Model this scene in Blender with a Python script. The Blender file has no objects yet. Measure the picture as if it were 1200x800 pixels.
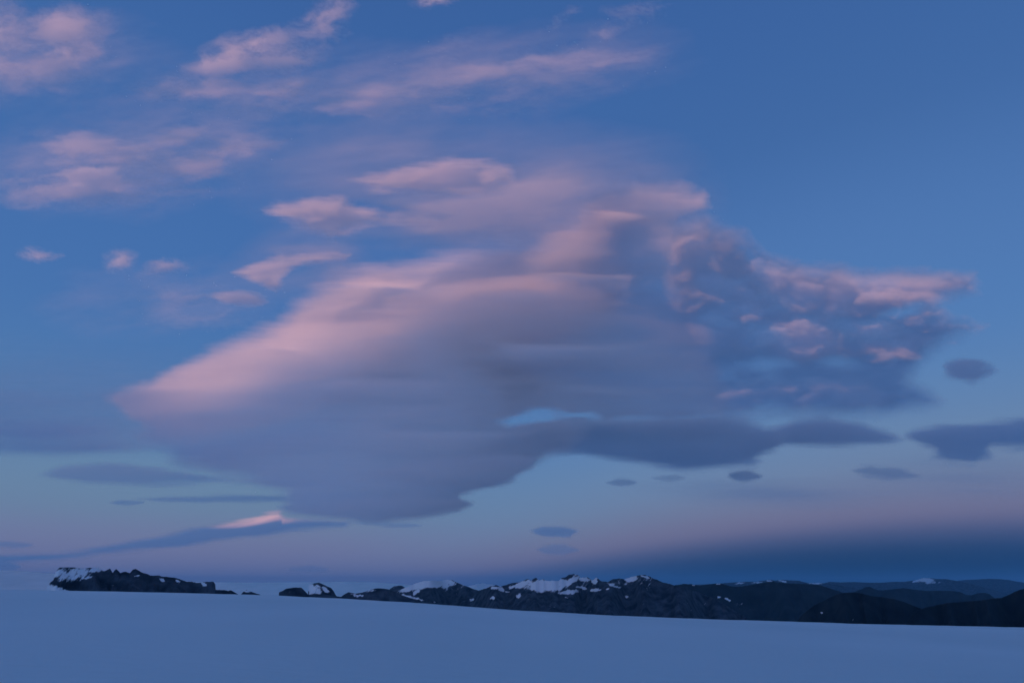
import bpy, math
import numpy as np
from mathutils import Vector

scene = bpy.context.scene
R = math.radians

# ------------------------------------------------------------------ camera
PITCH = R(19.8)                      # the photograph looks up at the clouds
FPX = 800.0                          # 24 mm lens: focal length in photo pixels (1200 x 800)
EYE = 30.0                           # eye height over the snow dome's datum, metres
cam_data = bpy.data.cameras.new('camera')
cam_data.lens = 24.0
cam_data.sensor_width = 36.0
cam_data.clip_start = 0.5
cam_data.clip_end = 600000.0
camera = bpy.data.objects.new('camera', cam_data)
camera.location = (0.0, 0.0, EYE)
camera.rotation_euler = (R(90) + PITCH, 0.0, 0.0)
scene.collection.objects.link(camera)
scene.camera = camera

# ------------------------------------------------------------------ sky and sun
EXPOSURE = 0.7                       # the photograph is exposed for the dusk
ANTI = R(32)                         # azimuth of the antisolar point, right of the view axis
SUN_DIP = R(1.9)                     # the sun has just set: this far under the horizon


def lin(c):
    return tuple((x / 255 / 12.92) if x / 255 <= 0.04045 else ((x / 255 + 0.055) / 1.055) ** 2.4 for x in c) + (1.0,)


world = bpy.data.worlds.new('World')
scene.world = world
world.use_nodes = True
wn, wl = world.node_tree.nodes, world.node_tree.links
bg = wn['Background']
tc = wn.new('ShaderNodeTexCoord')
sep = wn.new('ShaderNodeSeparateXYZ')
wl.new(tc.outputs['Generated'], sep.inputs[0])


def ramp(stops):
    n = wn.new('ShaderNodeValToRGB')
    cr = n.color_ramp
    cr.interpolation = 'B_SPLINE'
    while len(cr.elements) < len(stops):
        cr.elements.new(0.5)
    for e, (deg, c) in zip(cr.elements, stops):
        e.position = 0.06 + 0.94 * math.sin(R(deg)) ** 0.6 if deg > 0 else 0.0
        e.color = lin(c)
    return n


def mathn(op, a, b=None, clamp=False, nodes=None, links=None):
    nodes = nodes or wn
    links = links or wl
    n = nodes.new('ShaderNodeMath')
    n.operation = op
    n.use_clamp = clamp
    for i, v in enumerate((a, b)):
        if v is None:
            continue
        if isinstance(v, (int, float)):
            n.inputs[i].default_value = v
        else:
            links.new(v, n.inputs[i])
    return n.outputs[0]


pos = mathn('ADD', mathn('MULTIPLY', mathn('POWER', mathn('MAXIMUM', sep.outputs[2], 0.0), 0.6), 0.94), 0.06)
anti_ramp = ramp([(0, (18, 48, 84)), (1.2, (20, 52, 90)), (2.6, (36, 66, 106)), (3.8, (76, 90, 130)),
                  (5.0, (118, 116, 148)), (6.6, (116, 124, 156)), (9, (112, 136, 171)), (13, (102, 136, 178)),
                  (19, (84, 128, 184)), (26, (82, 124, 181)), (35, (78, 119, 177)), (46, (66, 106, 163)), (90, (56, 94, 150))])
side_ramp = ramp([(0, (108, 116, 156)), (1.2, (118, 122, 160)), (2.6, (122, 126, 162)), (4.0, (118, 130, 164)),
                  (5.5, (110, 136, 166)), (7.5, (108, 138, 170)), (10, (99, 134, 174)), (14, (81, 124, 176)),
                  (20, (72, 116, 176)), (28, (68, 111, 172)), (38, (63, 105, 166)), (46, (58, 98, 160)), (90, (56, 94, 150))])
wl.new(pos, side_ramp.inputs[0])
dotp = mathn('ADD', mathn('MULTIPLY', sep.outputs[0], math.sin(ANTI)), mathn('MULTIPLY', sep.outputs[1], math.cos(ANTI)))
# the earth's shadow stands highest at the antisolar point and sinks to either side
sink = mathn('MULTIPLY', mathn('SUBTRACT', 1.0, dotp), 0.65, clamp=True)
wl.new(mathn('ADD', pos, sink), anti_ramp.inputs[0])
azf = wn.new('ShaderNodeMapRange')
azf.interpolation_type = 'SMOOTHERSTEP'
azf.inputs['From Min'].default_value = 0.62
azf.inputs['From Max'].default_value = 1.0
wl.new(dotp, azf.inputs['Value'])
mixa = wn.new('ShaderNodeMixRGB')
wl.new(azf.outputs[0], mixa.inputs[0])
wl.new(side_ramp.outputs[0], mixa.inputs[1])
wl.new(anti_ramp.outputs[0], mixa.inputs[2])
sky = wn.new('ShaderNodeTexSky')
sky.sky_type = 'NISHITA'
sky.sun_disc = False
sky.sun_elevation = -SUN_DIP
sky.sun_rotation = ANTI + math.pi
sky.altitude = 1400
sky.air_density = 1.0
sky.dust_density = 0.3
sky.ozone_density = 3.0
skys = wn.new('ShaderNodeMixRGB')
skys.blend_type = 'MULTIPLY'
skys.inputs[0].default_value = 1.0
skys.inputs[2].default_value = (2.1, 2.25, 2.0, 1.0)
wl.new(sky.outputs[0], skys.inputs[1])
hi = wn.new('ShaderNodeMapRange')
hi.interpolation_type = 'SMOOTHSTEP'
hi.inputs['From Min'].default_value = 0.30
hi.inputs['From Max'].default_value = 0.75
hi.inputs['To Max'].default_value = 0.04
wl.new(sep.outputs[2], hi.inputs['Value'])
mixb = wn.new('ShaderNodeMixRGB')
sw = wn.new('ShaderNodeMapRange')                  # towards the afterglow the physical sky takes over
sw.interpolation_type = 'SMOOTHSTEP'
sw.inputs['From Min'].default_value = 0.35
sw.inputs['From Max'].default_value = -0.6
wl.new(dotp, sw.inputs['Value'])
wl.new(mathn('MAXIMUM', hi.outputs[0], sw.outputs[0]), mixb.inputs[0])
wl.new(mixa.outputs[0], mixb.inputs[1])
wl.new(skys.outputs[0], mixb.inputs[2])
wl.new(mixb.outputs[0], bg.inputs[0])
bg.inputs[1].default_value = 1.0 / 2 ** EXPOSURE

sun_data = bpy.data.lights.new('sun', 'SUN')
sun_data.energy = 4.9
sun_data.angle = R(0.53)
sun_data.color = (1.0, 0.45, 0.26)
sun = bpy.data.objects.new('sun', sun_data)
SUN_DIR = Vector((math.sin(ANTI) * math.cos(SUN_DIP), math.cos(ANTI) * math.cos(SUN_DIP), math.sin(SUN_DIP)))
sun.rotation_euler = SUN_DIR.to_track_quat('-Z', 'Y').to_euler()
sun.location = (-3000, -3000, 2000)
scene.collection.objects.link(sun)

scene.view_settings.view_transform = 'Standard'
scene.view_settings.look = 'None'
scene.view_settings.exposure = EXPOSURE
scene.view_settings.gamma = 1.0
scene.render.engine = 'CYCLES'
cy = scene.cycles
cy.max_bounces = 16
cy.diffuse_bounces = 2
cy.volume_bounces = 12
cy.transparent_max_bounces = 96
cy.use_denoising = True
cy.sample_clamp_indirect = 4.0
for attr, val in (('denoiser', 'OPENIMAGEDENOISE'), ('denoising_input_passes', 'RGB_ALBEDO_NORMAL')):
    try:
        setattr(cy, attr, val)
    except Exception:
        pass

# ------------------------------------------------------------------ helpers
CP, SP = math.cos(PITCH), math.sin(PITCH)


def rays(u, v):
    """unit direction of photo pixel(s) u, v"""
    a = (np.asarray(u, float) - 600.0) / FPX
    b = (400.0 - np.asarray(v, float)) / FPX
    d = np.stack([a, CP - SP * b, SP + CP * b], -1)
    return d / np.linalg.norm(d, axis=-1, keepdims=True)


def project(p):
    """photo pixel of world points"""
    q = p - np.array([0, 0, EYE])
    fwd = q[..., 1] * CP + q[..., 2] * SP
    up = -q[..., 1] * SP + q[..., 2] * CP
    return 600 + FPX * q[..., 0] / fwd, 400 - FPX * up / fwd


_rng = np.random.RandomState(7)
_LAT = _rng.rand(512, 512).astype(np.float64)


def vnoise(x, y, seed=0):
    x = x + 37.7 * seed + 11.3
    y = y + 91.1 * seed + 5.9
    xi, yi = np.floor(x).astype(int), np.floor(y).astype(int)
    fx, fy = x - xi, y - yi
    fx = fx * fx * fx * (fx * (fx * 6 - 15) + 10)
    fy = fy * fy * fy * (fy * (fy * 6 - 15) + 10)
    a, b = _LAT[xi % 512, yi % 512], _LAT[(xi + 1) % 512, yi % 512]
    c, d = _LAT[xi % 512, (yi + 1) % 512], _LAT[(xi + 1) % 512, (yi + 1) % 512]
    return (a + (b - a) * fx) * (1 - fy) + (c + (d - c) * fx) * fy


def fbm(x, y, seed=0, octaves=5, gain=0.5):
    s, amp, tot = 0.0, 1.0, 0.0
    for o in range(octaves):
        ca, sa = math.cos(0.5 * o), math.sin(0.5 * o)
        s = s + amp * vnoise(ca * x - sa * y, sa * x + ca * y, seed + 3 * o)
        tot += amp
        amp *= gain
        x, y = x * 2.03, y * 2.03
    return s / tot - 0.5


def ridged(x, y, seed=0, octaves=5, gain=0.5):
    s, amp, tot = 0.0, 1.0, 0.0
    for o in range(octaves):
        s = s + amp * (1 - np.abs(2 * vnoise(x, y, seed + 5 * o) - 1))
        tot += amp
        amp *= gain
        x, y = x * 2.1, y * 2.1
    return s / tot


def sstep(a, b, x):
    t = np.clip((x - a) / (b - a), 0, 1)
    return t * t * (3 - 2 * t)


def blob(U, V, cx, cy_, rx, ry, rot=0.0, soft=1.0):
    """1 inside a soft ellipse, 0 outside"""
    c, s = math.cos(R(rot)), math.sin(R(rot))
    dx, dy = U - cx, V - cy_
    q = np.sqrt(((dx * c + dy * s) / rx) ** 2 + ((-dx * s + dy * c) / ry) ** 2)
    return sstep(0.0, soft, 1 - q)


def poly_in(U, V, pts):
    """signed distance to a polygon, positive inside, in pixels"""
    p = np.array(pts, float)
    q = np.roll(p, -1, axis=0)
    best = np.full(U.shape, 1e9)
    inside = np.zeros(U.shape, bool)
    for (x0, y0), (x1, y1) in zip(p, q):
        ex, ey = x1 - x0, y1 - y0
        t = np.clip(((U - x0) * ex + (V - y0) * ey) / (ex * ex + ey * ey + 1e-9), 0, 1)
        best = np.minimum(best, np.hypot(U - x0 - t * ex, V - y0 - t * ey))
        if y0 != y1:
            inside ^= ((y0 > V) != (y1 > V)) & (U < (x1 - x0) * (V - y0) / (y1 - y0) + x0)
    return np.where(inside, best, -best)


def smooth_interp(U, V, ctrl, width):
    """gaussian-weighted blend of control values (u, v, value)"""
    num = np.zeros(U.shape)
    den = np.full(U.shape, 1e-12)
    for (cu, cv, val) in ctrl:
        w = np.exp(-((U - cu) ** 2 + (V - cv) ** 2) / (2 * width * width)) + 1e-9 / (1 + ((U - cu) ** 2 + (V - cv) ** 2))
        num += w * val
        den += w
    return num / den


def grid(box, step):
    u = np.arange(box[0], box[2] + step, step)
    v = np.arange(box[1], box[3] + step, step)
    return np.meshgrid(u, v)


def mesh_from(name, verts, faces, smooth=True):
    me = bpy.data.meshes.new(name)
    verts = np.asarray(verts, np.float32)
    faces = np.asarray(faces, np.int32)
    n, k = faces.shape
    me.vertices.add(len(verts))
    me.vertices.foreach_set('co', verts.ravel())
    me.loops.add(n * k)
    me.loops.foreach_set('vertex_index', faces.ravel())
    me.polygons.add(n)
    me.polygons.foreach_set('loop_start', np.arange(0, n * k, k, dtype=np.int32))
    me.polygons.foreach_set('loop_total', np.full(n, k, np.int32))
    me.update(calc_edges=True)
    me.polygons.foreach_set('use_smooth', np.full(n, smooth, bool))
    me.validate()
    return me


def link(name, me, mat, label=None, cat=None, group=None, kind=None, parent=None):
    o = bpy.data.objects.new(name, me)
    scene.collection.objects.link(o)
    if mat is not None:
        me.materials.append(mat)
    for k, v in (('label', label), ('category', cat), ('group', group), ('kind', kind)):
        if v:
            o[k] = v
    o.parent = parent
    return o


# ------------------------------------------------------------------ materials
def snow_material():
    m = bpy.data.materials.new('snow')
    m.use_nodes = True
    n, l = m.node_tree.nodes, m.node_tree.links
    b = n['Principled BSDF']
    b.inputs['Roughness'].default_value = 0.75
    b.inputs['Specular IOR Level'].default_value = 0.2
    g = n.new('ShaderNodeNewGeometry')
    mp = n.new('ShaderNodeMapping')
    mp.inputs['Scale'].default_value = (0.004, 0.0016, 0.004)
    l.new(g.outputs['Position'], mp.inputs[0])
    t = n.new('ShaderNodeTexNoise')
    t.inputs['Scale'].default_value = 1.0
    t.inputs['Detail'].default_value = 6
    l.new(mp.outputs[0], t.inputs[0])
    r = n.new('ShaderNodeValToRGB')
    r.color_ramp.elements[0].position = 0.3
    r.color_ramp.elements[1].position = 0.7
    r.color_ramp.elements[0].color = (0.79, 0.86, 0.83, 1)
    r.color_ramp.elements[1].color = (0.90, 0.95, 0.92, 1)
    l.new(t.outputs[0], r.inputs[0])
    l.new(r.outputs[0], b.inputs['Base Color'])
    mp2 = n.new('ShaderNodeMapping')
    mp2.inputs['Rotation'].default_value = (0, 0, 0.5)
    mp2.inputs['Scale'].default_value = (0.05, 0.16, 0.1)
    l.new(g.outputs['Position'], mp2.inputs[0])
    t2 = n.new('ShaderNodeTexNoise')
    t2.inputs['Scale'].default_value = 1.0
    t2.inputs['Detail'].default_value = 10
    t2.inputs['Roughness'].default_value = 0.62
    l.new(mp2.outputs[0], t2.inputs[0])
    bp = n.new('ShaderNodeBump')
    bp.inputs['Strength'].default_value = 0.6
    bp.inputs['Distance'].default_value = 2.5
    l.new(t2.outputs[0], bp.inputs['Height'])
    l.new(bp.outputs[0], b.inputs['Normal'])
    return m


def rock_material(name, rock_a, rock_b, scale):
    m = bpy.data.materials.new(name)
    m.use_nodes = True
    n, l = m.node_tree.nodes, m.node_tree.links
    b = n['Principled BSDF']
    b.inputs['Roughness'].default_value = 0.95
    b.inputs['Specular IOR Level'].default_value = 0.1
    g = n.new('ShaderNodeNewGeometry')
    t = n.new('ShaderNodeTexNoise')
    t.inputs['Scale'].default_value = scale
    t.inputs['Detail'].default_value = 8
    l.new(g.outputs['Position'], t.inputs[0])
    r = n.new('ShaderNodeValToRGB')
    r.color_ramp.elements[0].position = 0.35
    r.color_ramp.elements[1].position = 0.68
    r.color_ramp.elements[0].color = (*rock_a, 1)
    r.color_ramp.elements[1].color = (*rock_b, 1)
    l.new(t.outputs[0], r.inputs[0])
    a = n.new('ShaderNodeAttribute')
    a.attribute_name = 'snow'
    t3 = n.new('ShaderNodeTexNoise')
    t3.inputs['Scale'].default_value = scale * 4
    t3.inputs['Detail'].default_value = 6
    l.new(g.outputs['Position'], t3.inputs[0])
    f = mathn('ADD', a.outputs['Fac'], mathn('MULTIPLY', mathn('SUBTRACT', t3.outputs[0], 0.5, nodes=n, links=l), 0.5, nodes=n, links=l), nodes=n, links=l)
    mr = n.new('ShaderNodeMapRange')
    mr.interpolation_type = 'SMOOTHSTEP'
    mr.inputs['From Min'].default_value = 0.34
    mr.inputs['From Max'].default_value = 0.66
    l.new(f, mr.inputs['Value'])
    mx = n.new('ShaderNodeMixRGB')
    l.new(mr.outputs[0], mx.inputs[0])
    l.new(r.outputs[0], mx.inputs[1])
    mx.inputs[2].default_value = (0.86, 0.88, 0.9, 1)
    l.new(mx.outputs[0], b.inputs['Base Color'])
    return m


def vapour(name, sigma, color=(0.99, 0.985, 0.992), g=0.0):
    m = bpy.data.materials.new(name)
    m.use_nodes = True
    n, l = m.node_tree.nodes, m.node_tree.links
    n.remove(n['Principled BSDF'])
    v = n.new('ShaderNodeVolumePrincipled')
    v.inputs['Color'].default_value = (*color, 1)
    v.inputs['Density'].default_value = sigma
    v.inputs['Anisotropy'].default_value = g
    l.new(v.outputs[0], n['Material Output'].inputs['Volume'])
    return m


SNOW = snow_material()
ROCK = rock_material('dark_rock', (0.004, 0.009, 0.018), (0.06, 0.078, 0.10), 0.009)
FOREST = rock_material('forested_rock', (0.002, 0.007, 0.011), (0.016, 0.026, 0.032), 0.0035)

# ------------------------------------------------------------------ ground: the snow field
GROUND_R = 115000.0
CREST = np.array([(-900, 690), (-200, 690), (0, 690.5), (60, 691.5), (140, 693), (300, 696.5), (400, 701), (500, 707), (600, 714.5),
                  (700, 720), (800, 724.3), (900, 727.3), (1000, 730.5), (1100, 732.8), (1200, 735), (1500, 742), (2500, 752)], float)


def crest_tan(az):
    """tangent of the elevation of the snow field's edge, by azimuth"""
    d = rays(CREST[:, 0], CREST[:, 1])
    a = np.arctan2(d[:, 0], d[:, 1])
    t = d[:, 2] / np.hypot(d[:, 0], d[:, 1])
    o = np.argsort(a)
    azn = np.clip(az, a[o][0], a[o][-1])
    raw = np.interp(azn, a[o], t[o])
    return raw


RC = 1600.0


def snow_z(x, y):
    r = np.hypot(x, y)
    az = np.arctan2(x, y)
    ct = crest_tan(az)
    # behind the camera the right-hand slope eases back to the plain
    back = sstep(R(60), R(150), np.abs(az))
    ct = ct * (1 - back) + back * (-0.004)
    near = r * ct - EYE * (1 - np.minimum(r, RC) / RC) ** 2
    s = np.maximum(r - RC, 0)
    floor = RC * ct - 60 - 640 * sstep(-0.006, -0.03, ct)
    z = np.where(r > RC, np.maximum(near - s * s * 2.2e-5, floor), near)
    roll = (fbm(x / 900, y / 900, 3, 4) * 7 + fbm(x / 260, y / 420, 5, 4) * 2.2) * sstep(150, 900, r) * (1 - 0.93 * sstep(500, 1300, r))
    roll = roll + (fbm(x / 60, y / 60, 8, 3) * 1.6 + fbm(x / 22, y / 22, 9, 3) * 0.6) * sstep(100, 400, r)
    return z + EYE + roll


rad = np.concatenate([np.geomspace(2, 200, 40), np.geomspace(210, 9000, 150)[0:], np.geomspace(9500, GROUND_R, 30)])
az = np.concatenate([np.linspace(-44, 44, 260), np.linspace(46, 314, 90)])
az = np.radians(az)
RR, AA = np.meshgrid(rad, az, indexing='ij')
X, Y = RR * np.sin(AA), RR * np.cos(AA)
Z = snow_z(X, Y)
gv = np.stack([X, Y, Z], -1).reshape(-1, 3)
nr, na = RR.shape
idx = np.arange(nr * na).reshape(nr, na)
nxt = np.roll(idx, -1, axis=1)
gf = np.stack([idx[:-1], idx[1:], nxt[1:], nxt[:-1]], -1).reshape(-1, 4)
gf = gf[:, ::-1]
centre = len(gv)
gv = np.vstack([gv, [[0, 0, float(Z[0].mean())]]])
tri = np.stack([idx[0], nxt[0], np.full(na, centre), np.full(na, centre)], -1)
me = bpy.data.meshes.new('snow_field')
me.from_pydata(gv.tolist(), [], gf.tolist() + [list(t[:3][::-1]) for t in tri])
me.polygons.foreach_set('use_smooth', np.ones(len(me.polygons), bool))
link('snow_field', me, SNOW, label='smooth blue white snow field in front of the mountains', kind='structure')


# ------------------------------------------------------------------ mountains
def ridge(name, label, skyline, dist, run, drop, mat, snow=None, rough=0.10, seed=1, du=0.6, rows=64, jag=0.35,
          spur=0.5, kind='structure'):
    """a mountain ridge: crest on the traced skyline at its own distance, with a front and a back slope"""
    sk = np.array(skyline, float)
    u = np.arange(sk[0, 0], sk[-1, 0] + du, du)
    v = np.interp(u, sk[:, 0], sk[:, 1])
    ends = np.minimum(sstep(0, 6, u - sk[0, 0]), sstep(0, 6, sk[-1, 0] - u))
    v = v + jag * 2 * fbm(u / 3.0, u * 0 + seed, seed, 4) * ends
    d = rays(u, v)
    a = np.arctan2(d[:, 0], d[:, 1])
    el = d[:, 2] / np.hypot(d[:, 0], d[:, 1])
    crest_r = dist * (1 + spur * run / dist * 2 * fbm(u / 40, u * 0 + 2 * seed, seed + 4, 3))
    cz = EYE + crest_r * el
    t = np.concatenate([np.linspace(0, 1, rows) ** 1.25, -(np.linspace(0.08, 1, rows // 4))])
    t = np.sort(t)
    T, A = np.meshgrid(t, a, indexing='ij')
    CRr = np.broadcast_to(crest_r, T.shape)
    CZ = np.broadcast_to(cz, T.shape)
    rr = CRr - run * T
    mx, my = A * dist, rr
    n1 = ridged(mx / (run * 0.45), my / (run * 0.9), seed, 5) - 0.55
    n2 = fbm(mx / (run * 0.10), my / (run * 0.16), seed + 9, 4)
    at = np.abs(T)
    env = sstep(0, 0.22, at)
    z = CZ - drop * at ** 0.9 + drop * (rough * 2.2 * n1 + rough * 0.6 * n2) * env
    x, y = rr * np.sin(A), rr * np.cos(A)
    P = np.stack([x, y, z], -1)
    nt_, nu = T.shape
    i = np.arange(nt_ * nu).reshape(nt_, nu)
    f = np.stack([i[:-1, :-1], i[:-1, 1:], i[1:, 1:], i[1:, :-1]], -1).reshape(-1, 4)
    me = mesh_from(name, P.reshape(-1, 3), f[:, ::-1])
    at_ = me.attributes.new('snow', 'FLOAT', 'POINT')
    if snow is not None:
        pu, pv = project(P)
        nz = 1.0 * fbm(pu / 2.6 + 0.3 * pv, pv / 6.0, seed + 21, 5, 0.65) + 0.5 * fbm(mx / (run * 0.12), my / (run * 0.2), seed + 21, 4)
        s = snow(pu, pv, nz - 0.55 * n1 * env)
    else:
        s = np.zeros(T.shape)
    at_.data.foreach_set('value', np.ascontiguousarray(s.ravel(), dtype=np.float32))
    return link(name, me, mat, label=label, kind=kind)


def patches(lst, base=0.0, noise=1.0, cap=None):
    def fn(u, v, nz):
        u = u + 5 * fbm(u / 7, v / 4, 77, 4, 0.6)
        v = v + 3 * fbm(u / 7, v / 4, 78, 4, 0.6)
        s = np.full(u.shape, base)
        for (cx, cy_, rx, ry, rot, amp) in lst:
            c, sn = math.cos(R(rot)), math.sin(R(rot))
            dx, dy = u - cx, v - cy_
            q = np.sqrt(((dx * c + dy * sn) / rx) ** 2 + ((-dx * sn + dy * c) / ry) ** 2)
            s = np.maximum(s, amp * np.clip(1.45 - 0.9 * q, 0, 1))
        if cap is not None:
            s = s + cap[0] * sstep(cap[2], cap[1], v)
        return s + noise * nz
    return fn


# the far snow dome, seen over the plain on the left
ridge('snow_dome', 'pale snow dome rising behind the dark nunatak', [(-160, 662), (-60, 665), (0, 667.5), (30, 669), (60, 671.5), (100, 675), (180, 679), (240, 681.5),
      (300, 682.3), (350, 681.8), (400, 681), (440, 681.8), (470, 684), (500, 686.5), (560, 689), (600, 692)], 14500, 3000, 420, SNOW,
      rough=0.02, seed=3, jag=0.05, rows=40, du=1.5, spur=0.0)

ridge('nunatak', 'black craggy nunatak with one snow streaked end', [(56, 685), (60, 681), (63, 679), (65, 668.5), (70, 664.5), (84, 664), (92, 665.5), (100, 666), (108, 664.5), (115, 665), (122, 669),
      (126, 667), (129, 666), (132, 670.5), (136, 666.3), (141, 671), (147, 669), (152, 671), (156, 667), (159, 666.3), (166, 670), (175, 673.5), (185, 674), (195, 675.5), (207, 677),
      (218, 681), (232, 682.3), (240, 681.5), (250, 681), (252.5, 684), (250.5, 690), (262, 691.3), (272, 691.6), (279, 696)], 5200, 420, 330, ROCK,
      snow=patches([(64, 692, 14, 6, 15, 1.0), (78, 695, 14, 3.5, 10, 1.0), (88, 672, 26, 8, -8, 0.62), (72, 673, 9, 8, 0, 0.8), (110, 668, 10, 3, -15, 0.65), (104, 676, 7, 1.6, -14, 0.9),
                    (190, 679, 3, 2, 0, 0.8), (134, 685, 3, 1.2, 0, 0.7), (208, 680, 3, 1.6, 20, 0.7), (160, 674, 5, 1, -5, 0.75), (238, 684, 5, 2.2, 25, 0.7)], 0.05, 0.9),
      rough=0.16, seed=11, du=0.35, rows=90, jag=0.8, spur=0.3)
ridge('nunatak', 'low dark rock outcrop with a pale cap, past the tail end of the craggy nunatak', [(281, 697.5), (285, 693), (289, 690.5), (296, 693.5), (303, 695.5), (307, 697.5)], 4700, 200, 140, ROCK,
      snow=patches([(291, 692, 5, 1.4, 15, 0.7)], 0.05, 0.8), rough=0.1, seed=12, du=0.4, rows=40)
ridge('nunatak', 'small round dark rock outcrop alone in the snow slope', [(327, 693.5), (331, 692), (335, 689.5), (345, 688), (353, 688), (356, 691), (360, 695), (364, 698.5)], 6000, 240, 200, ROCK,
      snow=patches([], 0.12, 0.9), rough=0.1, seed=13, du=0.4, rows=40)
ridge('nunatak', 'steep rock rib half buried in snow above a dark band', [(362, 685.5), (368, 683), (374, 682.3), (381, 685.5), (388, 688.5), (391, 692), (393, 696), (395, 699)], 7600, 260, 300, ROCK,
      snow=patches([(381, 691, 6, 2.4, 35, 0.8), (368, 691, 8, 6, 30, 0.95), (373, 686, 3, 1, 40, 0.7)], 0.05, 0.8), rough=0.12, seed=14, du=0.4, rows=50)
ridge('nunatak', 'long low dark rock band along the edge of the snow slope', [(361, 699), (364, 696.5), (371, 695.3), (380, 696.3), (392, 697.8), (402, 699), (410, 702), (416, 706)], 5600, 200, 200, ROCK,
      snow=patches([], 0.05, 0.8), rough=0.1, seed=15, du=0.4, rows=40)
ridge('mountain', 'low dark rounded hill with snow on one shoulder', [(396, 702), (402, 697), (408, 693.5), (416, 695), (424, 694), (432, 691), (440, 689.2), (446, 688.8), (455, 690), (463, 693), (470, 696.5),
      (480, 700), (492, 703), (505, 709)], 8200, 700, 420, ROCK,
      snow=patches([(432, 692, 7, 1.8, -12, 0.75), (416, 697, 6, 1.5, 10, 0.7), (425, 697.5, 3, 1.2, 0, 0.8)], 0.0, 0.9), rough=0.08, seed=16, du=0.5, rows=50)
ridge('mountain', 'small dark knob peeping out behind the low rounded hill', [(454, 692), (458, 689), (462, 686.3), (470, 685.7), (474, 687.5), (478, 691)], 11500, 500, 300, ROCK,
      snow=patches([], 0.12, 0.9), rough=0.08, seed=17, du=0.5, rows=40)
ridge('mountain', 'dark peak with a broad snow cap along its crest', [(462, 693), (468, 691), (480, 686), (490, 682), (497, 680.3), (505, 679.8), (513, 680.5), (519, 679.5), (524, 678.8), (530, 679.3), (534, 681.5), (540, 684), (548, 687),
      (556, 690), (562, 692), (572, 697), (585, 704), (600, 716)], 10500, 1500, 800, ROCK,
      snow=patches([(500, 684.5, 20, 4.2, -3, 1.0), (480, 688.5, 12, 2, -22, 0.95), (521, 684, 3.5, 5, 10, 0.85), (528, 682, 5, 2.4, 20, 0.7), (484, 700, 14, 1.6, 16, 0.85),
                    (487, 695, 3, 2, -30, 0.8), (491, 693, 1.5, 2, 0, 0.8), (509, 705, 2, 0.8, 0, .7)], 0.0, 1.0, (0.32, 682, 700)), rough=0.13, seed=18, du=0.5, rows=80)
ridge('mountain', 'distant pale snow peak in the gap beside the dark capped peak', [(540, 690), (550, 686), (558, 684), (566, 683), (574, 684), (582, 685.5), (592, 688), (600, 692)], 17000, 1800, 700, ROCK,
      snow=patches([(568, 687, 26, 5, 0, 1.0)], 0.1, 0.6), rough=0.06, seed=19, du=0.5, rows=40)
ridge('mountain', 'long rugged mountain with a bright glacier shelf below its crest', [(548, 704), (556, 696), (562, 691), (570, 689), (576, 686.5), (581, 685.3), (586, 687), (592, 685), (600, 683), (607, 682), (613, 680), (618, 677.8), (622, 680), (625, 677.5),
      (628, 676.3), (632, 680), (637, 677.8), (640, 680), (648, 680), (655, 680), (658, 677), (663, 676), (667, 673), (672, 671.8), (677, 673.2), (681, 677), (688, 675.5),
      (694, 680), (699, 676), (704, 680), (712, 681.5), (718, 678.5), (726, 677.5), (732, 678), (739, 676), (744, 674.5), (750, 673), (756, 673.2), (762, 675.5), (770, 679),
      (778, 682.3), (788, 685), (800, 688), (820, 694), (840, 702), (860, 714), (880, 728)], 9500, 2000, 950, ROCK,
      snow=patches([(637, 686, 20, 6, 0, 1.0), (650, 682.5, 14, 3.4, 0, 1.0), (612, 684, 8, 3, -18, 0.95), (602, 687, 6, 1.6, -10, 0.75), (580, 689, 4, 1.6, 0, 0.85), (588, 691, 4, 1.8, 30, 0.8),
                    (607, 698, 3, 3.4, 30, 0.75), (595, 693, 3, 1, 0, .8), (578, 700, 1.6, 2, 0, .75), (553, 702, 3, 1.2, -20, .75), (668, 693.5, 10, 1.8, -6, 0.9), (682, 688.5, 6, 1.4, 10, 0.9), (672, 679, 6, 2.4, -20, 0.85),
                    (684, 678, 5, 2.2, 10, 0.75), (697, 679.5, 3.4, 3, -30, 0.9), (697, 691, 6, 1.1, -4, 0.9), (716, 684.5, 3, 1.2, 10, 0.8), (740, 678, 5, 2.6, -10, 0.85),
                    (735, 699, 3, 1.2, 0, 0.75), (756, 675.5, 4, 1, 15, 0.8), (722, 687, 4, 0.9, 5, 0.75), (712, 690, 3, 1, 0, 0.7), (664, 700, 3, .9, 10, 0.65)], 0.0, 1.0, (0.34, 678, 698)),
      rough=0.12, seed=20, du=0.45, rows=110, jag=0.7)
ridge('mountain', 'broad dark mountain mass with gently humped crest and no snow cap', [(760, 716), (772, 698), (780, 688), (790, 685.5), (800, 683.8), (810, 684), (820, 686), (830, 684.3), (838, 683.2), (846, 683.6), (858, 687), (868, 686.8), (880, 685), (890, 683.2), (900, 681.2),
      (906, 680.8), (912, 682), (922, 683), (938, 683.4), (952, 684.4), (962, 685.5), (972, 689), (985, 693), (1005, 700), (1030, 710), (1050, 724)], 12500, 2200, 1000, FOREST,
      snow=patches([(852, 702, 4, 1, 20, 0.75), (842, 699, 2, 1, 0, 0.7), (812, 685, 4, .8, 10, 0.6), (842, 684.5, 3, 0.8, 0, 0.65), (902, 679.5, 2, 1, 0, .8)], 0.0, 0.7), rough=0.11, seed=21, du=0.6, rows=80)
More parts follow.
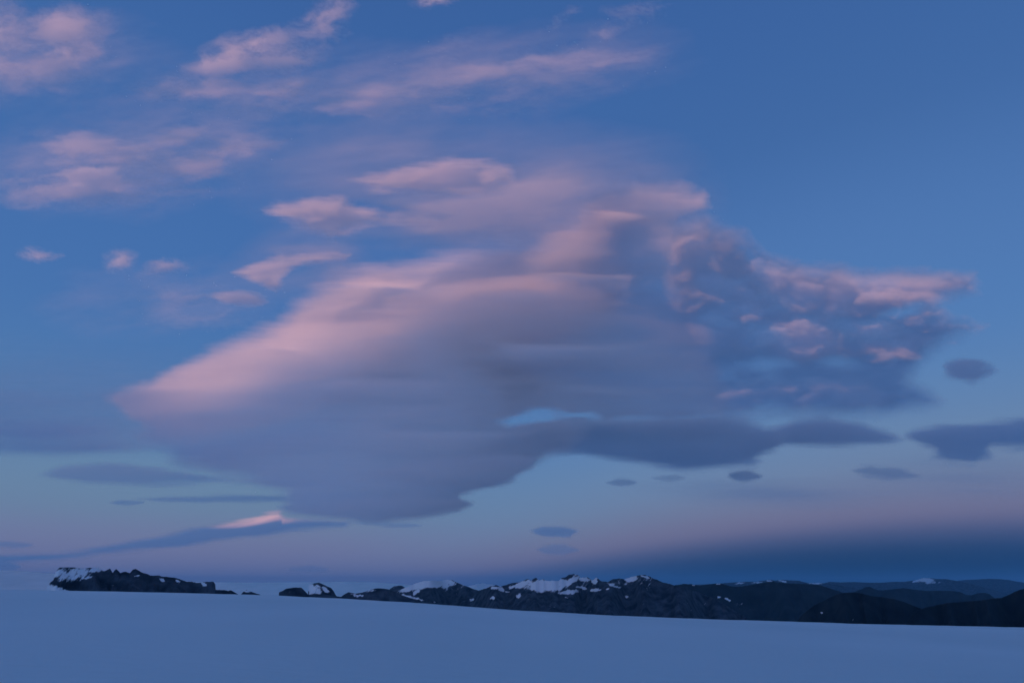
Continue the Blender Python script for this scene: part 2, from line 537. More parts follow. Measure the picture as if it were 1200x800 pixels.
ridge('mountain', 'rounded near black mountain rising just past the edge of the snow', [(925, 738), (938, 722), (946, 715), (954, 709), (964, 704), (974, 699), (982, 695.5), (990, 694), (1001, 693.6), (1010, 694.8), (1022, 698), (1036, 699.5), (1050, 702), (1060, 705),
      (1070, 709), (1084, 714), (1100, 724), (1118, 738)], 6200, 1300, 620, FOREST,
      snow=patches([(963.5, 717.5, 2.2, 0.9, 0, 0.95), (999.4, 725.5, 0.5, 2.6, 10, 0.62), (1000.6, 722.6, 0.6, 1.0, 10, 0.5)], -0.1, 0.25), rough=0.09, seed=22, du=0.5, rows=90, jag=0.2)
ridge('mountain', 'near black shoulder climbing steeply beside the rounded black mountain', [(1058, 738), (1070, 718), (1082, 712), (1095, 709), (1110, 706), (1130, 704.5), (1150, 703), (1163, 701), (1174, 700), (1181, 697), (1188, 693.5), (1194, 691), (1202, 689), (1230, 682), (1275, 672),
      (1320, 676), (1370, 690), (1420, 720)], 5600, 1300, 620, FOREST, snow=patches([], -0.1, 0.3), rough=0.09, seed=23, du=0.7, rows=80, jag=0.25)
ridge('mountain', 'dark blue middle mountain with a small pointed knob on its crest', [(985, 704), (996, 696), (1005, 691.5), (1010, 690), (1014, 687.6), (1019, 687), (1024, 689.5), (1030, 691.2), (1040, 691), (1050, 689.6), (1058, 688.6), (1070, 690.3), (1084, 691.6),
      (1100, 691.8), (1114, 691.8), (1124, 693), (1132, 696.3), (1138, 697.2), (1146, 694.6), (1154, 694.2), (1160, 696), (1165, 700), (1174, 706), (1186, 716)], 17000, 2400, 900, FOREST,
      snow=patches([], -0.1, 0.3), rough=0.06, seed=24, du=0.6, rows=60)
ridge('far_ridge', 'faint blue far ridge with a few white peaks behind the broad dark mountain', [(780, 690), (800, 686), (815, 684.5), (830, 684.2), (845, 683), (860, 682), (872, 681.4), (885, 681), (893, 680.4), (901, 678.6), (909, 680), (918, 678.8), (926, 679.6), (936, 680), (946, 682.5), (960, 682.4),
      (975, 684), (1000, 688), (1030, 696)], 30000, 4500, 900, ROCK,
      snow=patches([(902, 680.3, 4, 1.2, 0, 0.85), (917, 680.5, 5, 1, 10, 0.8), (888, 682, 7, 0.9, -6, 0.75), (866, 683, 8, 0.8, -5, 0.6), (955, 683, 8, 0.8, 0, 0.85)], 0.05, 0.6), rough=0.05, seed=25, du=0.6, rows=50)
ridge('far_ridge', 'faint blue far ridge topped by one snowy summit', [(950, 690), (962, 684), (972, 681.2), (985, 682), (1000, 681.4), (1015, 682.2), (1030, 682.4), (1045, 681.4), (1060, 681.2), (1068, 680), (1076, 678.6), (1081, 676.8), (1090, 676.9), (1098, 678), (1110, 678.3), (1122, 680.3),
      (1135, 683), (1150, 687), (1175, 694), (1200, 702)], 36000, 5000, 1000, ROCK,
      snow=patches([(1086, 679.5, 9, 2.2, 4, 0.95), (1073, 680, 4, 1.2, -25, 0.85), (1090, 682, 16, 1.6, 3, 0.5)], 0.0, 0.7), rough=0.05, seed=26, du=0.6, rows=50)
ridge('far_ridge', 'faint bluish smooth far ridge beyond the near black shoulder', [(1090, 692), (1105, 685), (1118, 680.6), (1130, 679.2), (1145, 678.4), (1158, 677.8), (1170, 678), (1182, 679), (1192, 681), (1205, 683), (1240, 684), (1290, 680), (1340, 686), (1400, 700)], 46000, 6000, 1300, ROCK,
      snow=patches([], 0.0, 0.8), rough=0.05, seed=27, du=0.8, rows=50)

# ------------------------------------------------------------------ haze
HAZE_TOP = 1700.0
hb = 130000.0
zlo = float(Z.min()) - 700.0
hv = [(x, y, z) for z in (zlo, HAZE_TOP) for x, y in ((-hb, -hb), (hb, -hb), (hb, hb), (-hb, hb))]
hf = [(3, 2, 1, 0), (4, 5, 6, 7), (0, 1, 5, 4), (1, 2, 6, 5), (2, 3, 7, 6), (3, 0, 4, 7)]
hm = bpy.data.meshes.new('haze')
hm.from_pydata(hv, [], hf)
HAZE = vapour('haze', 1.1e-5, (0.26, 0.56, 0.78), 0.0)
link('haze', hm, HAZE, label='thin bluish evening air over the snow and mountains', kind='stuff')


# ------------------------------------------------------------------ clouds
def cloud(name, label, box, step, alpha_fn, depth_fn, sigma, mat=None, group=None, parent=None, amax=0.985, tmin=6.0, sm=0):
    """a body of vapour: near surface at its own distance, thickness from how opaque the cloud is"""
    U, V = grid(box, step)
    A = np.clip(alpha_fn(U, V), 0, amax)
    for _ in range(sm):
        A[1:-1, 1:-1] = (A[1:-1, 1:-1] * 4 + A[:-2, 1:-1] + A[2:, 1:-1] + A[1:-1, :-2] + A[1:-1, 2:]) / 8
    A[0] = A[-1] = 0
    A[:, 0] = A[:, -1] = 0
    T = np.maximum(-np.log(1 - A) / sigma - tmin, 0)
    D = depth_fn(U, V)
    d = rays(U, V)
    front = d * D[..., None]
    back = d * (D + T)[..., None]
    front[..., 2] += EYE
    back[..., 2] += EYE
    ok = T > 0
    cell = ok[:-1, :-1] | ok[1:, :-1] | ok[:-1, 1:] | ok[1:, 1:]
    n = U.size
    i = np.arange(n).reshape(U.shape)
    j = np.where(ok, i + n, i)
    fr = np.stack([i[:-1, :-1], i[1:, :-1], i[1:, 1:], i[:-1, 1:]], -1)[cell]
    bk = np.stack([j[:-1, :-1], j[:-1, 1:], j[1:, 1:], j[1:, :-1]], -1)[cell]
    faces = np.vstack([fr, bk])
    verts = np.vstack([front.reshape(-1, 3), back.reshape(-1, 3)])
    used = np.unique(faces)
    remap = np.full(len(verts), -1)
    remap[used] = np.arange(len(used))
    me = mesh_from(name, verts[used], remap[faces])
    base = verts[used].mean(0)
    me.transform(__import__('mathutils').Matrix.Translation(-Vector(base)))
    o = link(name, me, mat or vap(sigma), label=label, cat=None if parent else 'cloud', group=group, parent=parent)
    o.location = Vector(base) - (parent.location if parent else Vector((0, 0, 0)))
    return o


_vap = {}


def vap(sigma):
    """vapour of one density"""
    if sigma not in _vap:
        _vap[sigma] = vapour('cloud_vapour', sigma)
    return _vap[sigma]


KM = 1000.0

# --- the great stacked lenticular cloud: an empty that carries its tiers
GREAT = bpy.data.objects.new('lenticular_cloud', None)
GREAT.location = (0.0, 10000.0, 1200.0)
GREAT.empty_display_size = 500
scene.collection.objects.link(GREAT)
GREAT['label'] = 'huge stacked lenticular cloud, pink along its upper rim and slate blue beneath'
GREAT['category'] = 'cloud'


def striae(U, V, seed, fx=140, fy=9):
    """long thin filaments, slightly bowed like the flow over a lens"""
    bow = 10 * fbm(U / 200, V / 90, seed + 7, 3)
    return fbm(U / fx, (V + bow) / fy, seed, 5, 0.6)


def tier(pts, soft_ctrl, amp, wob, seed, grain=0.12, hole=False, edge=(-0.15, 0.9), fx=70, fy=22, sw=45, fil=0.6):
    def fn(U, V):
        u = U + wob * 2.4 * fbm(U / fx, V / fy, seed, 6, 0.55)
        v = V + wob * 1.3 * fbm(U / fx, V / fy, seed + 1, 6, 0.55)
        d = poly_in(u, v, pts)
        soft = smooth_interp(U, V, soft_ctrl, sw)
        st = striae(U, V, seed + 2)
        a = sstep(edge[0], edge[1], d / soft + fil * st)
        body = amp + grain * st
        if hole:
            hu, hv = U + 26 * fbm(U / 30, V / 9, 35, 5, 0.6), V + 9 * fbm(U / 30, V / 9, 36, 5, 0.6)
            body = body * (1 - 0.9 * blob(hu, hv, 628, 487, 46, 14, -3, 0.75)) * (1 - 0.8 * blob(hu, hv, 606, 494, 26, 10, 0, 0.8)) * (1 - 0.7 * blob(hu, hv, 675, 487, 36, 7, 4, 0.8))
        return a * body
    return fn


def relief(ctrl, width, lips=(), seed=40, big=0.45, fine=0.12):
    def fn(U, V):
        D = smooth_interp(U, V, ctrl, width)
        for (x0, x1, y0, bow, jump, below) in lips:
            t = (U - x0) / (x1 - x0)
            lip = y0 + bow * 4 * t * (1 - t) + 6 * fbm(U / 70, V / 60, seed, 3)
            ends = sstep(0, 0.3, t) * sstep(0, 0.3, 1 - t)
            D = D - jump * ends * sstep(-5, 5, V - lip) * sstep(1, 0, (V - lip) / below)
            D = D + 0.4 * jump * ends * sstep(-24, -3, V - lip) * sstep(3, -3, V - lip)
        D = D + big * fbm(U / 150, V / 26, seed + 2, 4) + fine * striae(U, V, seed + 3, 110, 10) * 2 + 0.06 * fbm(U / 24, V / 10, seed + 5, 4)
        return D * KM
    return fn


# pink sheet at the back, running out to the left tip
cloud('cloud_sheet', None, (95, 235, 800, 540), 1.7,
      tier([(122, 459), (146, 450), (180, 441), (206, 424), (246, 402), (296, 384), (320, 368), (334, 350), (352, 334), (380, 318), (420, 303), (470, 296), (530, 284), (590, 264), (650, 258), (720, 280),
            (768, 330), (720, 380), (620, 420), (500, 460), (350, 500), (230, 520), (164, 504), (142, 480)],
           [(140, 460, 12), (200, 430, 22), (260, 400, 30), (330, 360, 36), (400, 310, 36), (520, 290, 44), (650, 285, 50), (700, 330, 40), (300, 500, 30), (180, 505, 20)], 0.95, 13, 301, fil=0.4),
      relief([(140, 460, 19.5), (190, 490, 18.8), (250, 485, 17.4), (250, 420, 17.2), (330, 440, 14.0), (350, 380, 13.0), (430, 395, 11.8), (430, 330, 10.8), (560, 355, 10.4), (560, 300, 10.1), (660, 340, 10.4), (660, 270, 9.0), (690, 300, 9.9), (740, 320, 10.4)],
             58, ((300, 520, 346, -12, 0.5, 40), (200, 380, 418, -12, 0.6, 40)), 310), 0.005, parent=GREAT)
# grey shelf to the right, under the bright lip
cloud('cloud_shelf', None, (410, 300, 910, 545), 1.7,
      tier([(476, 352), (500, 340), (560, 334), (640, 337), (694, 333), (752, 322), (812, 330), (834, 360), (838, 410), (852, 446), (868, 482), (852, 494), (800, 498), (740, 496), (700, 504), (660, 516), (600, 510), (500, 470), (440, 410), (450, 370)],
           [(460, 370, 60), (500, 345, 30), (600, 336, 13), (680, 335, 14), (760, 326, 26), (820, 350, 40), (840, 430, 44), (860, 482, 16), (780, 490, 14), (650, 515, 20), (500, 450, 90), (460, 410, 90)], 0.95, 7, 321, hole=True, fil=0.25),
      relief([(500, 360, 9.6), (560, 345, 9.0), (640, 345, 9.0), (720, 340, 9.5), (800, 345, 12.2), (560, 420, 9.6), (690, 400, 9.2), (770, 400, 10.8), (640, 480, 9.8), (740, 480, 10.0), (850, 480, 14.0), (830, 420, 13.6), (460, 390, 10.6)],
             58, ((560, 800, 398, 8, 0.5, 40), (640, 860, 450, 6, 0.4, 30)), 330), 0.005, parent=GREAT)
# the dome with its arched top
cloud('cloud_dome', None, (120, 330, 720, 635), 1.7,
      tier([(142, 506), (186, 480), (258, 450), (330, 414), (400, 378), (446, 360), (490, 354), (540, 362), (600, 386), (646, 420), (668, 470), (690, 508), (672, 534), (640, 541), (618, 553), (602, 567), (568, 575), (542, 581),
            (556, 590), (536, 601), (494, 609), (440, 613), (392, 610), (334, 606), (322, 594), (336, 582), (296, 576), (254, 567), (202, 548), (170, 526)],
           [(160, 500, 26), (250, 460, 60), (330, 420, 70), (420, 376, 60), (500, 362, 50), (600, 390, 50), (660, 450, 50), (640, 540, 12), (610, 560, 9), (545, 585, 7), (450, 610, 8), (340, 595, 16), (250, 560, 24), (180, 530, 24)],
           0.955, 7, 341, hole=True, edge=(-0.15, 1.0)),
      relief([(170, 500, 18.4), (250, 485, 17.0), (330, 440, 13.9), (300, 540, 14.6), (400, 390, 12.0), (430, 395, 11.6), (490, 365, 10.8), (560, 380, 10.2), (450, 470, 11.2), (600, 430, 9.5), (640, 480, 9.8),
              (450, 560, 10.4), (560, 540, 9.9), (350, 590, 11.3), (640, 520, 9.8)],
             58, ((230, 430, 446, 8, 0.7, 34), (300, 580, 452, -6, 0.35, 30), (420, 640, 505, 4, 0.3, 30), (180, 340, 476, 4, 0.5, 24), (380, 620, 404, -14, 0.45, 40)), 350), 0.005, parent=GREAT)
# fluffy mauve crown at the upper right
cloud('cloud_crown', None, (560, 170, 880, 370), 1.7,
      tier([(590, 312), (632, 272), (676, 248), (702, 220), (738, 206), (790, 211), (824, 216), (832, 238), (810, 258), (822, 290), (836, 330), (800, 350), (740, 350), (680, 344), (630, 334)],
           [(620, 290, 44), (700, 225, 26), (760, 208, 22), (826, 228, 16), (820, 300, 36), (760, 345, 36), (660, 335, 40)], 0.9, 15, 361, grain=0.2, fx=46, fy=30, fil=0.2),
      relief([(620, 310, 9.6), (660, 270, 8.6), (700, 240, 7.9), (760, 220, 7.7), (810, 225, 8.2), (700, 300, 8.9), (780, 290, 10.4), (760, 340, 10.2), (820, 320, 12.6), (830, 280, 12.0)], 46,
             ((620, 760, 318, 6, 0.6, 26), (690, 820, 246, 4, 0.4, 24)), 370, 0.5, 0.05), 0.005, parent=GREAT)
# stepped plates of the dark base
cloud('cloud_base', None, (380, 505, 660, 590), 1.5,
      tier([(410, 552), (470, 534), (560, 526), (630, 534), (626, 550), (604, 564), (560, 573), (500, 577), (440, 568)], [(520, 530, 20), (620, 545, 8), (520, 576, 8), (420, 555, 24)], 0.72, 4, 381),
      relief([(410, 555, 9.9), (520, 545, 9.3), (620, 545, 9.0)], 60, (), 382, 0.2, 0.05), 0.005, parent=GREAT)
cloud('cloud_base', None, (310, 565, 590, 630), 1.5,
      tier([(336, 594), (400, 582), (480, 578), (548, 584), (558, 590), (536, 602), (494, 610), (440, 614), (390, 611), (346, 606)], [(440, 580, 14), (550, 590, 7), (450, 612, 6), (345, 598, 14)], 0.7, 3, 391),
      relief([(340, 598, 10.6), (450, 598, 9.9), (550, 592, 9.5)], 60, (), 392, 0.2, 0.05), 0.005, parent=GREAT)
# the darker smooth lens set into the right of the shelf
cloud('cloud_lobe', None, (690, 380, 850, 460), 1.5,
      tier([(706, 424), (730, 408), (770, 398), (812, 402), (826, 420), (812, 438), (770, 446), (726, 440)], [(760, 400, 24), (825, 420, 14), (760, 445, 24), (710, 425, 24)], 0.8, 6, 396),
      relief([(706, 424, 8.9), (770, 420, 10.2), (826, 420, 12.4)], 60, (), 397, 0.15, 0.05), 0.005, parent=GREAT)


def at_alt(km, vary=0.0, seed=0, fx=60, fy=18):
    """distance of a cloud sheet lying at one altitude over the eye"""
    def fn(U, V):
        s = np.maximum(rays(U, V)[..., 2], 0.03)
        D = km / s
        if vary:
            D = D * (1 + vary * 2 * fbm(U / fx, V / fy, seed, 4))
        return D * KM
    return fn


def lens(pts, soft, amp=0.9, wob=3.0, seed=0, fx=40, fy=12, grain=0.1):
    """smooth-edged cloud inside an outline"""
    def fn(U, V):
        u = U + wob * 3.2 * fbm(U / fx, V / fy, seed, 6, 0.6)
        v = V + wob * 1.6 * fbm(U / fx, V / fy, seed + 1, 6, 0.6)
        d = poly_in(u, v, pts)
        return sstep(-0.3, 0.8, d / soft + 0.75 * fbm(U / (fx * 1.4), V / (fy * 0.5), seed + 4, 6, 0.62)) * (amp + grain * fbm(U / fx, V / fy, seed + 2, 4))
    return fn


def oval(cx, cy_, rx, ry, rot=0.0, n=18):
    """lens outline: pointed ends"""
    pts = []
    for k in range(n):
        t = 2 * math.pi * k / n
        x, y = rx * math.cos(t), ry * math.sin(t) * abs(math.sin(t)) ** 0.4
        c, s = math.cos(R(rot)), math.sin(R(rot))
        pts.append((cx + x * c - y * s, cy_ + x * s + y * c))
    return pts


def wisp(blobs, amp, seed, fx=45, fy=16, lo=-0.2, hi=0.28, warp=14, shear=-0.25, octaves=7, gain=0.62):
    """torn, streaky cloud: soft patches broken up by stretched turbulence"""
    def fn(U, V):
        wu = U + warp * 2 * fbm(U / 50, V / 30, seed + 50, 5)
        wv = V + warp * fbm(U / 50, V / 30, seed + 51, 5)
        e = np.zeros(U.shape)
        for (cx, cy_, rx, ry, rot, a) in blobs:
            e = 1 - (1 - e) * (1 - a * blob(wu, wv, cx, cy_, rx * 1.25, ry * 1.35, rot))
        n = fbm((wu + shear * V) / fx, (wv - shear * 0.4 * U) / fy, seed, octaves, gain)
        return 1.02 * amp * e * (0.22 + 0.95 * sstep(lo, hi, n + 0.35 * (e - 0.45)))
    return fn


# --- ragged cloud field to the right of the great cloud
RAG = [(780, 268), (832, 252), (872, 270), (905, 298), (950, 312), (985, 310), (1012, 318), (1062, 314), (1146, 322), (1146, 346), (1104, 358), (1122, 372),
       (1156, 384), (1112, 402), (1092, 424), (1072, 440), (1112, 466), (1086, 484), (1000, 490), (940, 492), (880, 494), (832, 488), (806, 440), (790, 400), (784, 350), (776, 300)]
PINK = [(812, 300, 26, 18, 0, .9), (832, 328, 18, 14, 20, 1), (862, 346, 34, 18, 35, 1), (842, 388, 36, 26, -30, 1), (890, 392, 26, 12, -15, .7), (952, 386, 46, 20, -20, 1),
        (944, 345, 18, 12, 30, .9), (985, 350, 40, 16, -15, .75), (1050, 334, 70, 12, 3, .8), (925, 464, 100, 18, -3, 1.6), (862, 470, 50, 16, 0, 1.3), (1020, 385, 30, 10, 0, .6), (905, 320, 30, 12, 30, .35)]


def rag_alpha(U, V):
    u = U + 22 * fbm(U / 42, V / 26, 61, 5, 0.55)
    v = V + 16 * fbm(U / 42, V / 26, 62, 5, 0.55)
    d = poly_in(u, v, RAG)
    a = sstep(-8, 22, d)
    n = fbm(U / 46, V / 20, 63, 6, 0.58)
    a = a * (0.8 + 0.2 * sstep(-0.26, 0.10, n + 0.05))
    a = a * (1 - 0.75 * blob(u, v, 1060, 362, 42, 13, -12)) * (1 - 0.5 * blob(u, v, 900, 428, 40, 14)) * (1 - 0.45 * blob(u, v, 985, 425, 34, 12)) * (1 - 0.5 * blob(u, v, 880, 300, 30, 12, 40))
    return 0.97 * a


def rag_depth(U, V):
    u = U + 30 * fbm(U / 46, V / 26, 64, 6, 0.55)
    v = V + 18 * fbm(U / 46, V / 26, 65, 6, 0.55)
    p = np.zeros(U.shape)
    for (cx, cy_, rx, ry, rot, a) in PINK:
        p = p + a * blob(u, v, cx, cy_, rx * 1.3, ry * 1.4, rot, 1.0)
    p = 1 - np.exp(-1.7 * p)
    el = rays(U, V)
    tan = el[..., 2] / np.hypot(el[..., 0], el[..., 1])
    D0 = 3.9 / (tan - 0.032)
    return D0 * (1.08 + 0.13 * p + 0.14 * fbm(U / 60, V / 24, 66, 5) + 0.02 * fbm(U / 12, V / 8, 67, 4)) * KM


cloud('altocumulus_cloud', 'ragged mottled pink and slate cloud trailing off the shaded end of the great cloud', (740, 230, 1190, 510), 1.5, rag_alpha, rag_depth, 0.006)

# --- bright plates stacked over the great cloud
cloud('cloud_plate', 'glowing peach cloud plate with a notched lower lip, beneath the broader peach plate',
      (285, 215, 540, 300), 1.5, lens([(306, 246), (328, 237), (362, 231), (404, 229), (424, 241), (452, 250), (490, 248), (514, 250), (516, 262), (486, 270), (448, 266), (412, 270), (390, 282), (366, 270), (322, 256)], 16, 0.88, 6, 71),
      at_alt(5.2, 0.03, 72), 0.006)
cloud('cloud_plate', 'broad glowing peach cloud plate, topmost over the great lenticular cloud',
      (390, 160, 640, 260), 1.5, lens([(412, 212), (438, 200), (480, 191), (520, 184), (560, 186), (600, 198), (612, 214), (570, 226), (524, 236), (480, 232), (440, 224)], 18, 0.86, 8, 73),
      at_alt(5.4, 0.03, 74), 0.006)
cloud('cloud_plate', 'small pink hooked cloud plate just off the pink shoulder of the great cloud',
      (255, 280, 430, 360), 1.5, lens([(272, 319), (296, 308), (330, 297), (370, 295), (412, 297), (406, 304), (370, 309), (342, 316), (330, 326), (334, 340), (320, 343), (302, 332), (286, 324)], 11, 0.82, 5, 75),
      at_alt(5.0, 0.03, 76), 0.006)
cloud('cloud_plate', 'short pink cloud streak beside the hooked cloud plate',
      (235, 330, 330, 370), 1.5, lens(oval(282, 350, 38, 10, 6), 9, 0.75, 5, 77), at_alt(4.8), 0.006)


# --- lilac veil round and above the plates
def veil_alpha(U, V):
    u = U + 50 * fbm(U / 120, V / 60, 81, 4)
    v = V + 26 * fbm(U / 120, V / 60, 82, 4)
    e = 1 - (1 - 0.55 * blob(u, v, 520, 265, 260, 90, -6)) * (1 - 0.5 * blob(u, v, 610, 220, 260, 90, -6)) * (1 - 0.5 * blob(u, v, 720, 260, 150, 90)) * (1 - 0.42 * blob(u, v, 430, 190, 200, 70, -10)) \
        * (1 - 0.45 * blob(u, v, 360, 310, 130, 50)) * (1 - 0.4 * blob(u, v, 560, 250, 160, 60))
    e = e * (1 - 0.9 * sstep(268, 300, v - 0.05 * (U - 560)) * sstep(380, 440, U))
    e = e * (1 - 0.65 * blob(U, V, 408, 250, 120, 28, 4)) * (1 - 0.65 * blob(U, V, 508, 210, 120, 32, 0)) * (1 - 0.6 * blob(U, V, 340, 316, 80, 28, -12))
    e = e * (1 - 0.7 * blob(u, v, 440, 238, 60, 10, 3)) * (1 - 0.6 * blob(u, v, 350, 282, 60, 12, -4))
    n = fbm((U - 0.4 * V) / 130, (V + 0.12 * U) / 22, 83, 5)
    return np.minimum(1.18 * e * (0.9 + 1.0 * n), 0.86)


cloud('cloud_veil', 'thin lilac cloud veil spread around the peach cloud plates', (200, 100, 900, 400), 2.5, veil_alpha, at_alt(4.3, 0.03, 84, 140, 40), 0.002)

def upper_veil_alpha(U, V):
    u = U + 60 * fbm(U / 110, V / 60, 85, 4)
    v = V + 34 * fbm(U / 110, V / 60, 86, 4)
    e = 1 - (1 - 0.30 * blob(u, v, 150, 190, 260, 80, -4)) * (1 - 0.24 * blob(u, v, 330, 110, 260, 80, -8)) * (1 - 0.26 * blob(u, v, 60, 70, 190, 80, 0)) * (1 - 0.22 * blob(u, v, 620, 80, 260, 70, -6)) * (1 - 0.2 * blob(u, v, 200, 350, 200, 60, 0))
    n = fbm((U - 0.5 * V) / 90, (V + 0.2 * U) / 18, 87, 6, 0.6)
    return e * (0.8 + 1.8 * n)


cloud('cloud_veil', 'barely visible mauve veil among the torn wisps and round puffs', (-160, -60, 900, 440), 2.5, upper_veil_alpha, at_alt(6.1, 0.02, 88, 140, 40), 0.002)

# --- torn clouds in the upper sky
WISPS = [
    ('two round pink puffs with a frayed skirt, apart from all other wisps', (-60, -40, 190, 130), [(78, 32, 64, 30, 0, .95), (78, 64, 60, 28, -8, .9), (10, 58, 50, 44, 0, .8), (50, 92, 90, 22, 4, .5), (0, 20, 40, 30, 0, .5)], 0.62, 101, 42, 22),
    ('pink cloud wisp climbing in tufts beyond the two round puffs', (190, -40, 440, 110), [(292, 60, 84, 26, -16, .95), (388, 22, 44, 34, -30, .75), (335, 72, 60, 20, -6, .8), (255, 76, 50, 14, -12, .6)], 0.6, 111, 34, 18),
    ('short pale cloud wisp just under the climbing tufted wisp', (140, 70, 400, 150), [(240, 102, 90, 20, -3, .75), (338, 104, 50, 15, -2, .95), (190, 104, 50, 14, 0, .55), (300, 126, 90, 18, 0, .4)], 0.55, 121, 38, 12),
    ('long lilac cloud streak across the upper sky above the peach plates', (350, 20, 830, 170), [(480, 108, 130, 26, -6, .85), (590, 84, 130, 26, -10, .8), (520, 62, 70, 24, -16, .5), (700, 72, 110, 20, -6, .6), (420, 126, 90, 24, -4, .6), (600, 110, 160, 30, -4, .5)], 0.46, 131, 90, 20),
    ('wide pinkish cloud bank with a torn upper edge, between round puffs and tiny flat wisp', (-30, 120, 380, 270), [(95, 172, 90, 26, 0, .8), (180, 184, 120, 30, -3, .9), (265, 180, 80, 22, -8, .95), (110, 212, 130, 34, -2, .75), (205, 158, 40, 18, -20, .6), (60, 220, 90, 30, 0, .7), (160, 215, 150, 34, 0, .6)], 0.56, 141, 60, 18),
    ('tiny flat pale cloud wisp alone under the wide pinkish bank', (10, 280, 90, 320), [(49, 298, 36, 10, -4, 1.0)], 0.55, 151, 26, 9),
    ('small pale tuft of cloud beside a flat tuft below the wide pinkish bank', (100, 280, 175, 335), [(138, 306, 30, 17, 0, 1.0)], 0.55, 161, 22, 14),
    ('small flat tuft of pale cloud next to the rounder tuft', (140, 290, 240, 345), [(186, 315, 42, 13, -8, 1.0)], 0.55, 166, 26, 10),
    ('faint mauve cloud smear above the pink tip of the great cloud', (130, 320, 340, 410), [(220, 348, 60, 16, 4, .6), (240, 370, 80, 22, 0, .55)], 0.42, 171, 50, 12),
    ('small bright scrap of pink cloud high over the long lilac streak', (470, -30, 560, 30), [(512, -2, 34, 14, -8, 1.0)], 0.6, 181, 24, 10),
    ('faint wispy cloud flecks past the end of the long lilac streak', (640, -10, 800, 70), [(700, 42, 40, 14, -20, .6), (750, 12, 60, 16, -6, .45), (660, 20, 40, 12, -30, .4)], 0.4, 191, 26, 12),
]
for (label, box, blobs, amp, seed, fx, fy) in WISPS:
    cloud('cloud_wisp', label, box, 1.5, wisp(blobs, amp, seed, fx, fy), at_alt(5.6, 0.015, seed + 7), 0.004, group='torn clouds of the upper sky')


# --- grey layer at the left, partly behind the great cloud
def layer_alpha(U, V):
    v = V + 14 * fbm(U / 120, V / 30, 201, 4)
    e = sstep(380, 500, v) * sstep(536, 520, v + 0.02 * (U - 100)) * sstep(330, 120, U) * sstep(-260, -160, U)
    return 0.84 * e * (0.85 + 0.9 * fbm(U / 150, V / 18, 202, 4))


cloud('cloud_layer', 'dull grey blue cloud layer reaching behind the pink tip of the great cloud', (-270, 370, 340, 550), 3.0, layer_alpha, at_alt(2.9, 0.03, 203, 150, 30), 0.001)

# --- low dark lens clouds
cloud('lens_cloud', 'long dark slate lens cloud joined to the great cloud above its gap', (540, 465, 960, 565), 1.5,
      lens([(556, 530), (590, 506), (640, 496), (690, 488), (740, 485), (790, 481), (836, 481), (874, 488), (902, 499), (926, 516), (912, 528), (894, 538), (884, 549), (856, 553), (800, 552), (764, 549), (724, 543), (684, 535), (640, 533), (604, 540)], 15, 0.985, 6, 211, 70, 14),
      at_alt(2.2, 0.02, 212, 90, 16), 0.005)
cloud('lens_cloud', 'smooth dark almond shaped lens cloud joined end to end with the long slate lens', (870, 475, 1080, 535), 1.5,
      lens([(884, 512), (902, 498), (930, 490), (968, 488), (1008, 494), (1046, 506), (1060, 515), (1044, 521), (1000, 523), (940, 525), (900, 522)], 13, 0.985, 4, 213, 70, 14),
      at_alt(2.3, 0.02, 214, 90, 16), 0.005)
cloud('lens_cloud', 'dark blue lens cloud with a hanging lower lobe, beyond the almond shaped lens', (1045, 470, 1330, 560), 1.5,
      lens([(1056, 510), (1072, 499), (1100, 494), (1146, 494), (1180, 490), (1206, 486), (1250, 484), (1305, 500), (1290, 520), (1206, 530), (1166, 527), (1158, 537), (1138, 545), (1110, 544), (1086, 536), (1092, 530), (1074, 522)], 13, 0.985, 5, 215, 60, 12),
      at_alt(2.2, 0.02, 216, 90, 16), 0.005)
cloud('lens_cloud', 'small round dark grey lens cloud hanging alone in the clear blue', (1090, 405, 1180, 460), 1.2,
      lens([(1102, 430), (1108, 421), (1124, 416), (1146, 418), (1162, 426), (1168, 434), (1158, 444), (1140, 451), (1122, 447), (1108, 440)], 12, 0.93, 5, 217, 24, 9), at_alt(2.5, 0.02, 218), 0.004)
cloud('cloud_fleck', 'tiny dark cloud fleck just under the long slate lens cloud', (845, 548, 900, 568), 0.8, lens(oval(872, 557, 20, 7, 2), 5, 0.85, 2, 221, 16, 5), at_alt(1.9), 0.004)
cloud('cloud_fleck', 'thin grey cloud streak below the almond shaped lens cloud', (985, 540, 1085, 570), 0.8, lens(oval(1036, 554, 42, 9, 4), 8, 0.62, 5, 223, 24, 6), at_alt(1.9), 0.004)
cloud('cloud_fleck', 'minute grey cloud dash under the bottom of the gap', (705, 557, 755, 573), 0.8, lens(oval(729, 565, 19, 5), 4, 0.6, 2, 225, 16, 5), at_alt(1.9), 0.004, group='minute cloud dashes')
cloud('cloud_fleck', 'minute grey cloud dash beside the tiny dark fleck', (760, 552, 815, 568), 0.8, lens(oval(785, 560, 21, 4.5), 4, 0.45, 2, 227, 16, 5), at_alt(1.9), 0.004, group='minute cloud dashes')
cloud('cloud_fleck', 'blue grey double decked cloud fleck over the snow capped mountains', (615, 608, 692, 638), 0.8,
      lens([(622, 621), (636, 616), (660, 615.5), (682, 620), (672, 625), (668, 630), (650, 630.5), (634, 628)], 5, 0.78, 2.5, 231, 18, 5), at_alt(2.6), 0.002)
cloud('cloud_fleck', 'faint blue cloud fleck directly beneath the double decked one', (618, 632, 690, 656), 0.8, lens(oval(652, 644, 27, 7), 5, 0.5, 2.5, 233, 18, 5), at_alt(2.3), 0.002)
cloud('cloud_fleck', 'faint blue cloud dash low over the far snow dome', (325, 655, 395, 678), 0.8, lens(oval(360, 667, 28, 5), 4, 0.42, 2.5, 235, 18, 5), at_alt(1.95), 0.002)


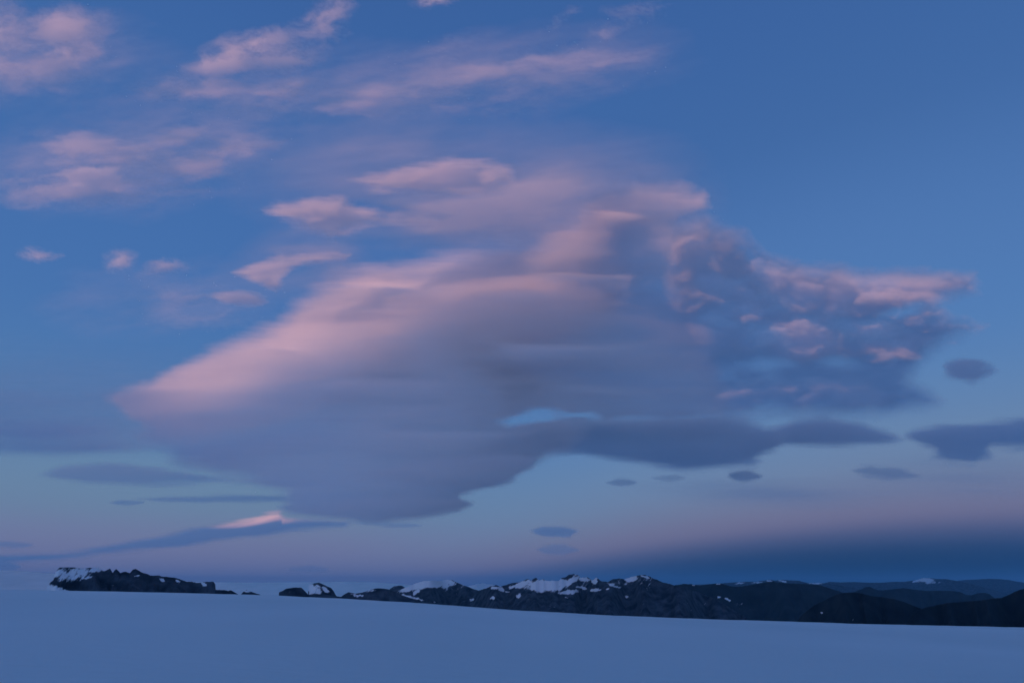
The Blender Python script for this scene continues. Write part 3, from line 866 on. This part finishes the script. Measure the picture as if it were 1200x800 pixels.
def sheet_alpha(U, V):
    u = U + 40 * fbm(U / 90, V / 20, 241, 4)
    e = blob(u, V, 900, 577, 190, 26, 2) + 0.7 * blob(u, V, 1130, 560, 180, 40)
    return 0.5 * e * (0.8 + 1.1 * fbm(U / 120, V / 10, 242, 4))


cloud('cloud_layer', 'barely visible grey cloud sheet under the dark lens clouds', (680, 525, 1330, 615), 2.5, sheet_alpha, at_alt(2.4), 0.001)

# --- bands and streaks at the lower left
cloud('cloud_band', 'flat blue grey cloud band in the pale gap under the dull cloud layer', (30, 530, 285, 585), 1.2,
      lens([(44, 554), (76, 546), (130, 541), (190, 544), (232, 553), (268, 563), (222, 569), (160, 572), (104, 570), (62, 561)], 11, 0.72, 5, 251, 60, 10), at_alt(2.2, 0.02, 252), 0.002)
cloud('cloud_band', 'thin straight grey cloud band under the flat blue grey one', (150, 568, 370, 600), 1.2,
      lens([(160, 584), (200, 579.5), (270, 578), (330, 579), (358, 584), (340, 589), (250, 590), (184, 589)], 6, 0.7, 3, 253, 60, 8), at_alt(2.1, 0.02, 254), 0.002)
cloud('cloud_fleck', 'short dark cloud dash off the tip of the thin grey band', (118, 580, 180, 598), 0.8, lens(oval(148, 588.5, 22, 4.5), 3.5, 0.6, 2, 255, 18, 5), at_alt(2.1), 0.004)
STREAK = [(-60, 656), (0, 648), (60, 647), (120, 640), (180, 628), (230, 617), (268, 611), (298, 606), (318, 600), (328, 599), (337, 605), (370, 607), (420, 611), (404, 618), (344, 623), (300, 629),
          (250, 635), (200, 642), (150, 647), (100, 653), (50, 658), (0, 662), (-60, 664)]


def streak_depth(U, V):
    lip = np.interp(U, [0, 120, 180, 230, 268, 298, 318, 337, 420], [648, 640, 628, 617, 611, 606, 600, 604, 611])
    lit = blob(U, V, 296, 609 - 0.18 * (U - 296) * (U < 330), 62, 10, 0, 0.8)
    return (44 + 40 * lit + 8 * sstep(14, 0, V - lip)) * KM


cloud('cloud_streak', 'long slanting cloud streak with a glowing pink crest, low over the nunatak', (-70, 590, 440, 675), 1.2, lens(STREAK, 8, 0.92, 3, 261, 60, 10), streak_depth, 0.0006)
cloud('cloud_streak', 'hair thin dark cloud line trailing under the base of the great cloud', (410, 604, 510, 624), 0.8, lens(oval(455, 614, 42, 4, 2), 3.5, 0.45, 2, 265, 30, 5), at_alt(2.3), 0.002)
cloud('cloud_fleck', 'thin dark cloud sliver just over the faint tail of the slanting streak', (-20, 628, 55, 648), 0.8, lens(oval(12, 638, 30, 4.5, 2), 4, 0.55, 2.5, 271, 20, 5), at_alt(2.2), 0.002)
cloud('cloud_fleck', 'deep blue cloud sliver resting just over the pale snow dome', (-30, 652, 45, 674), 0.8, lens(oval(0, 663, 26, 7, 0), 4, 0.7, 2, 273, 20, 5), at_alt(2.0), 0.002)
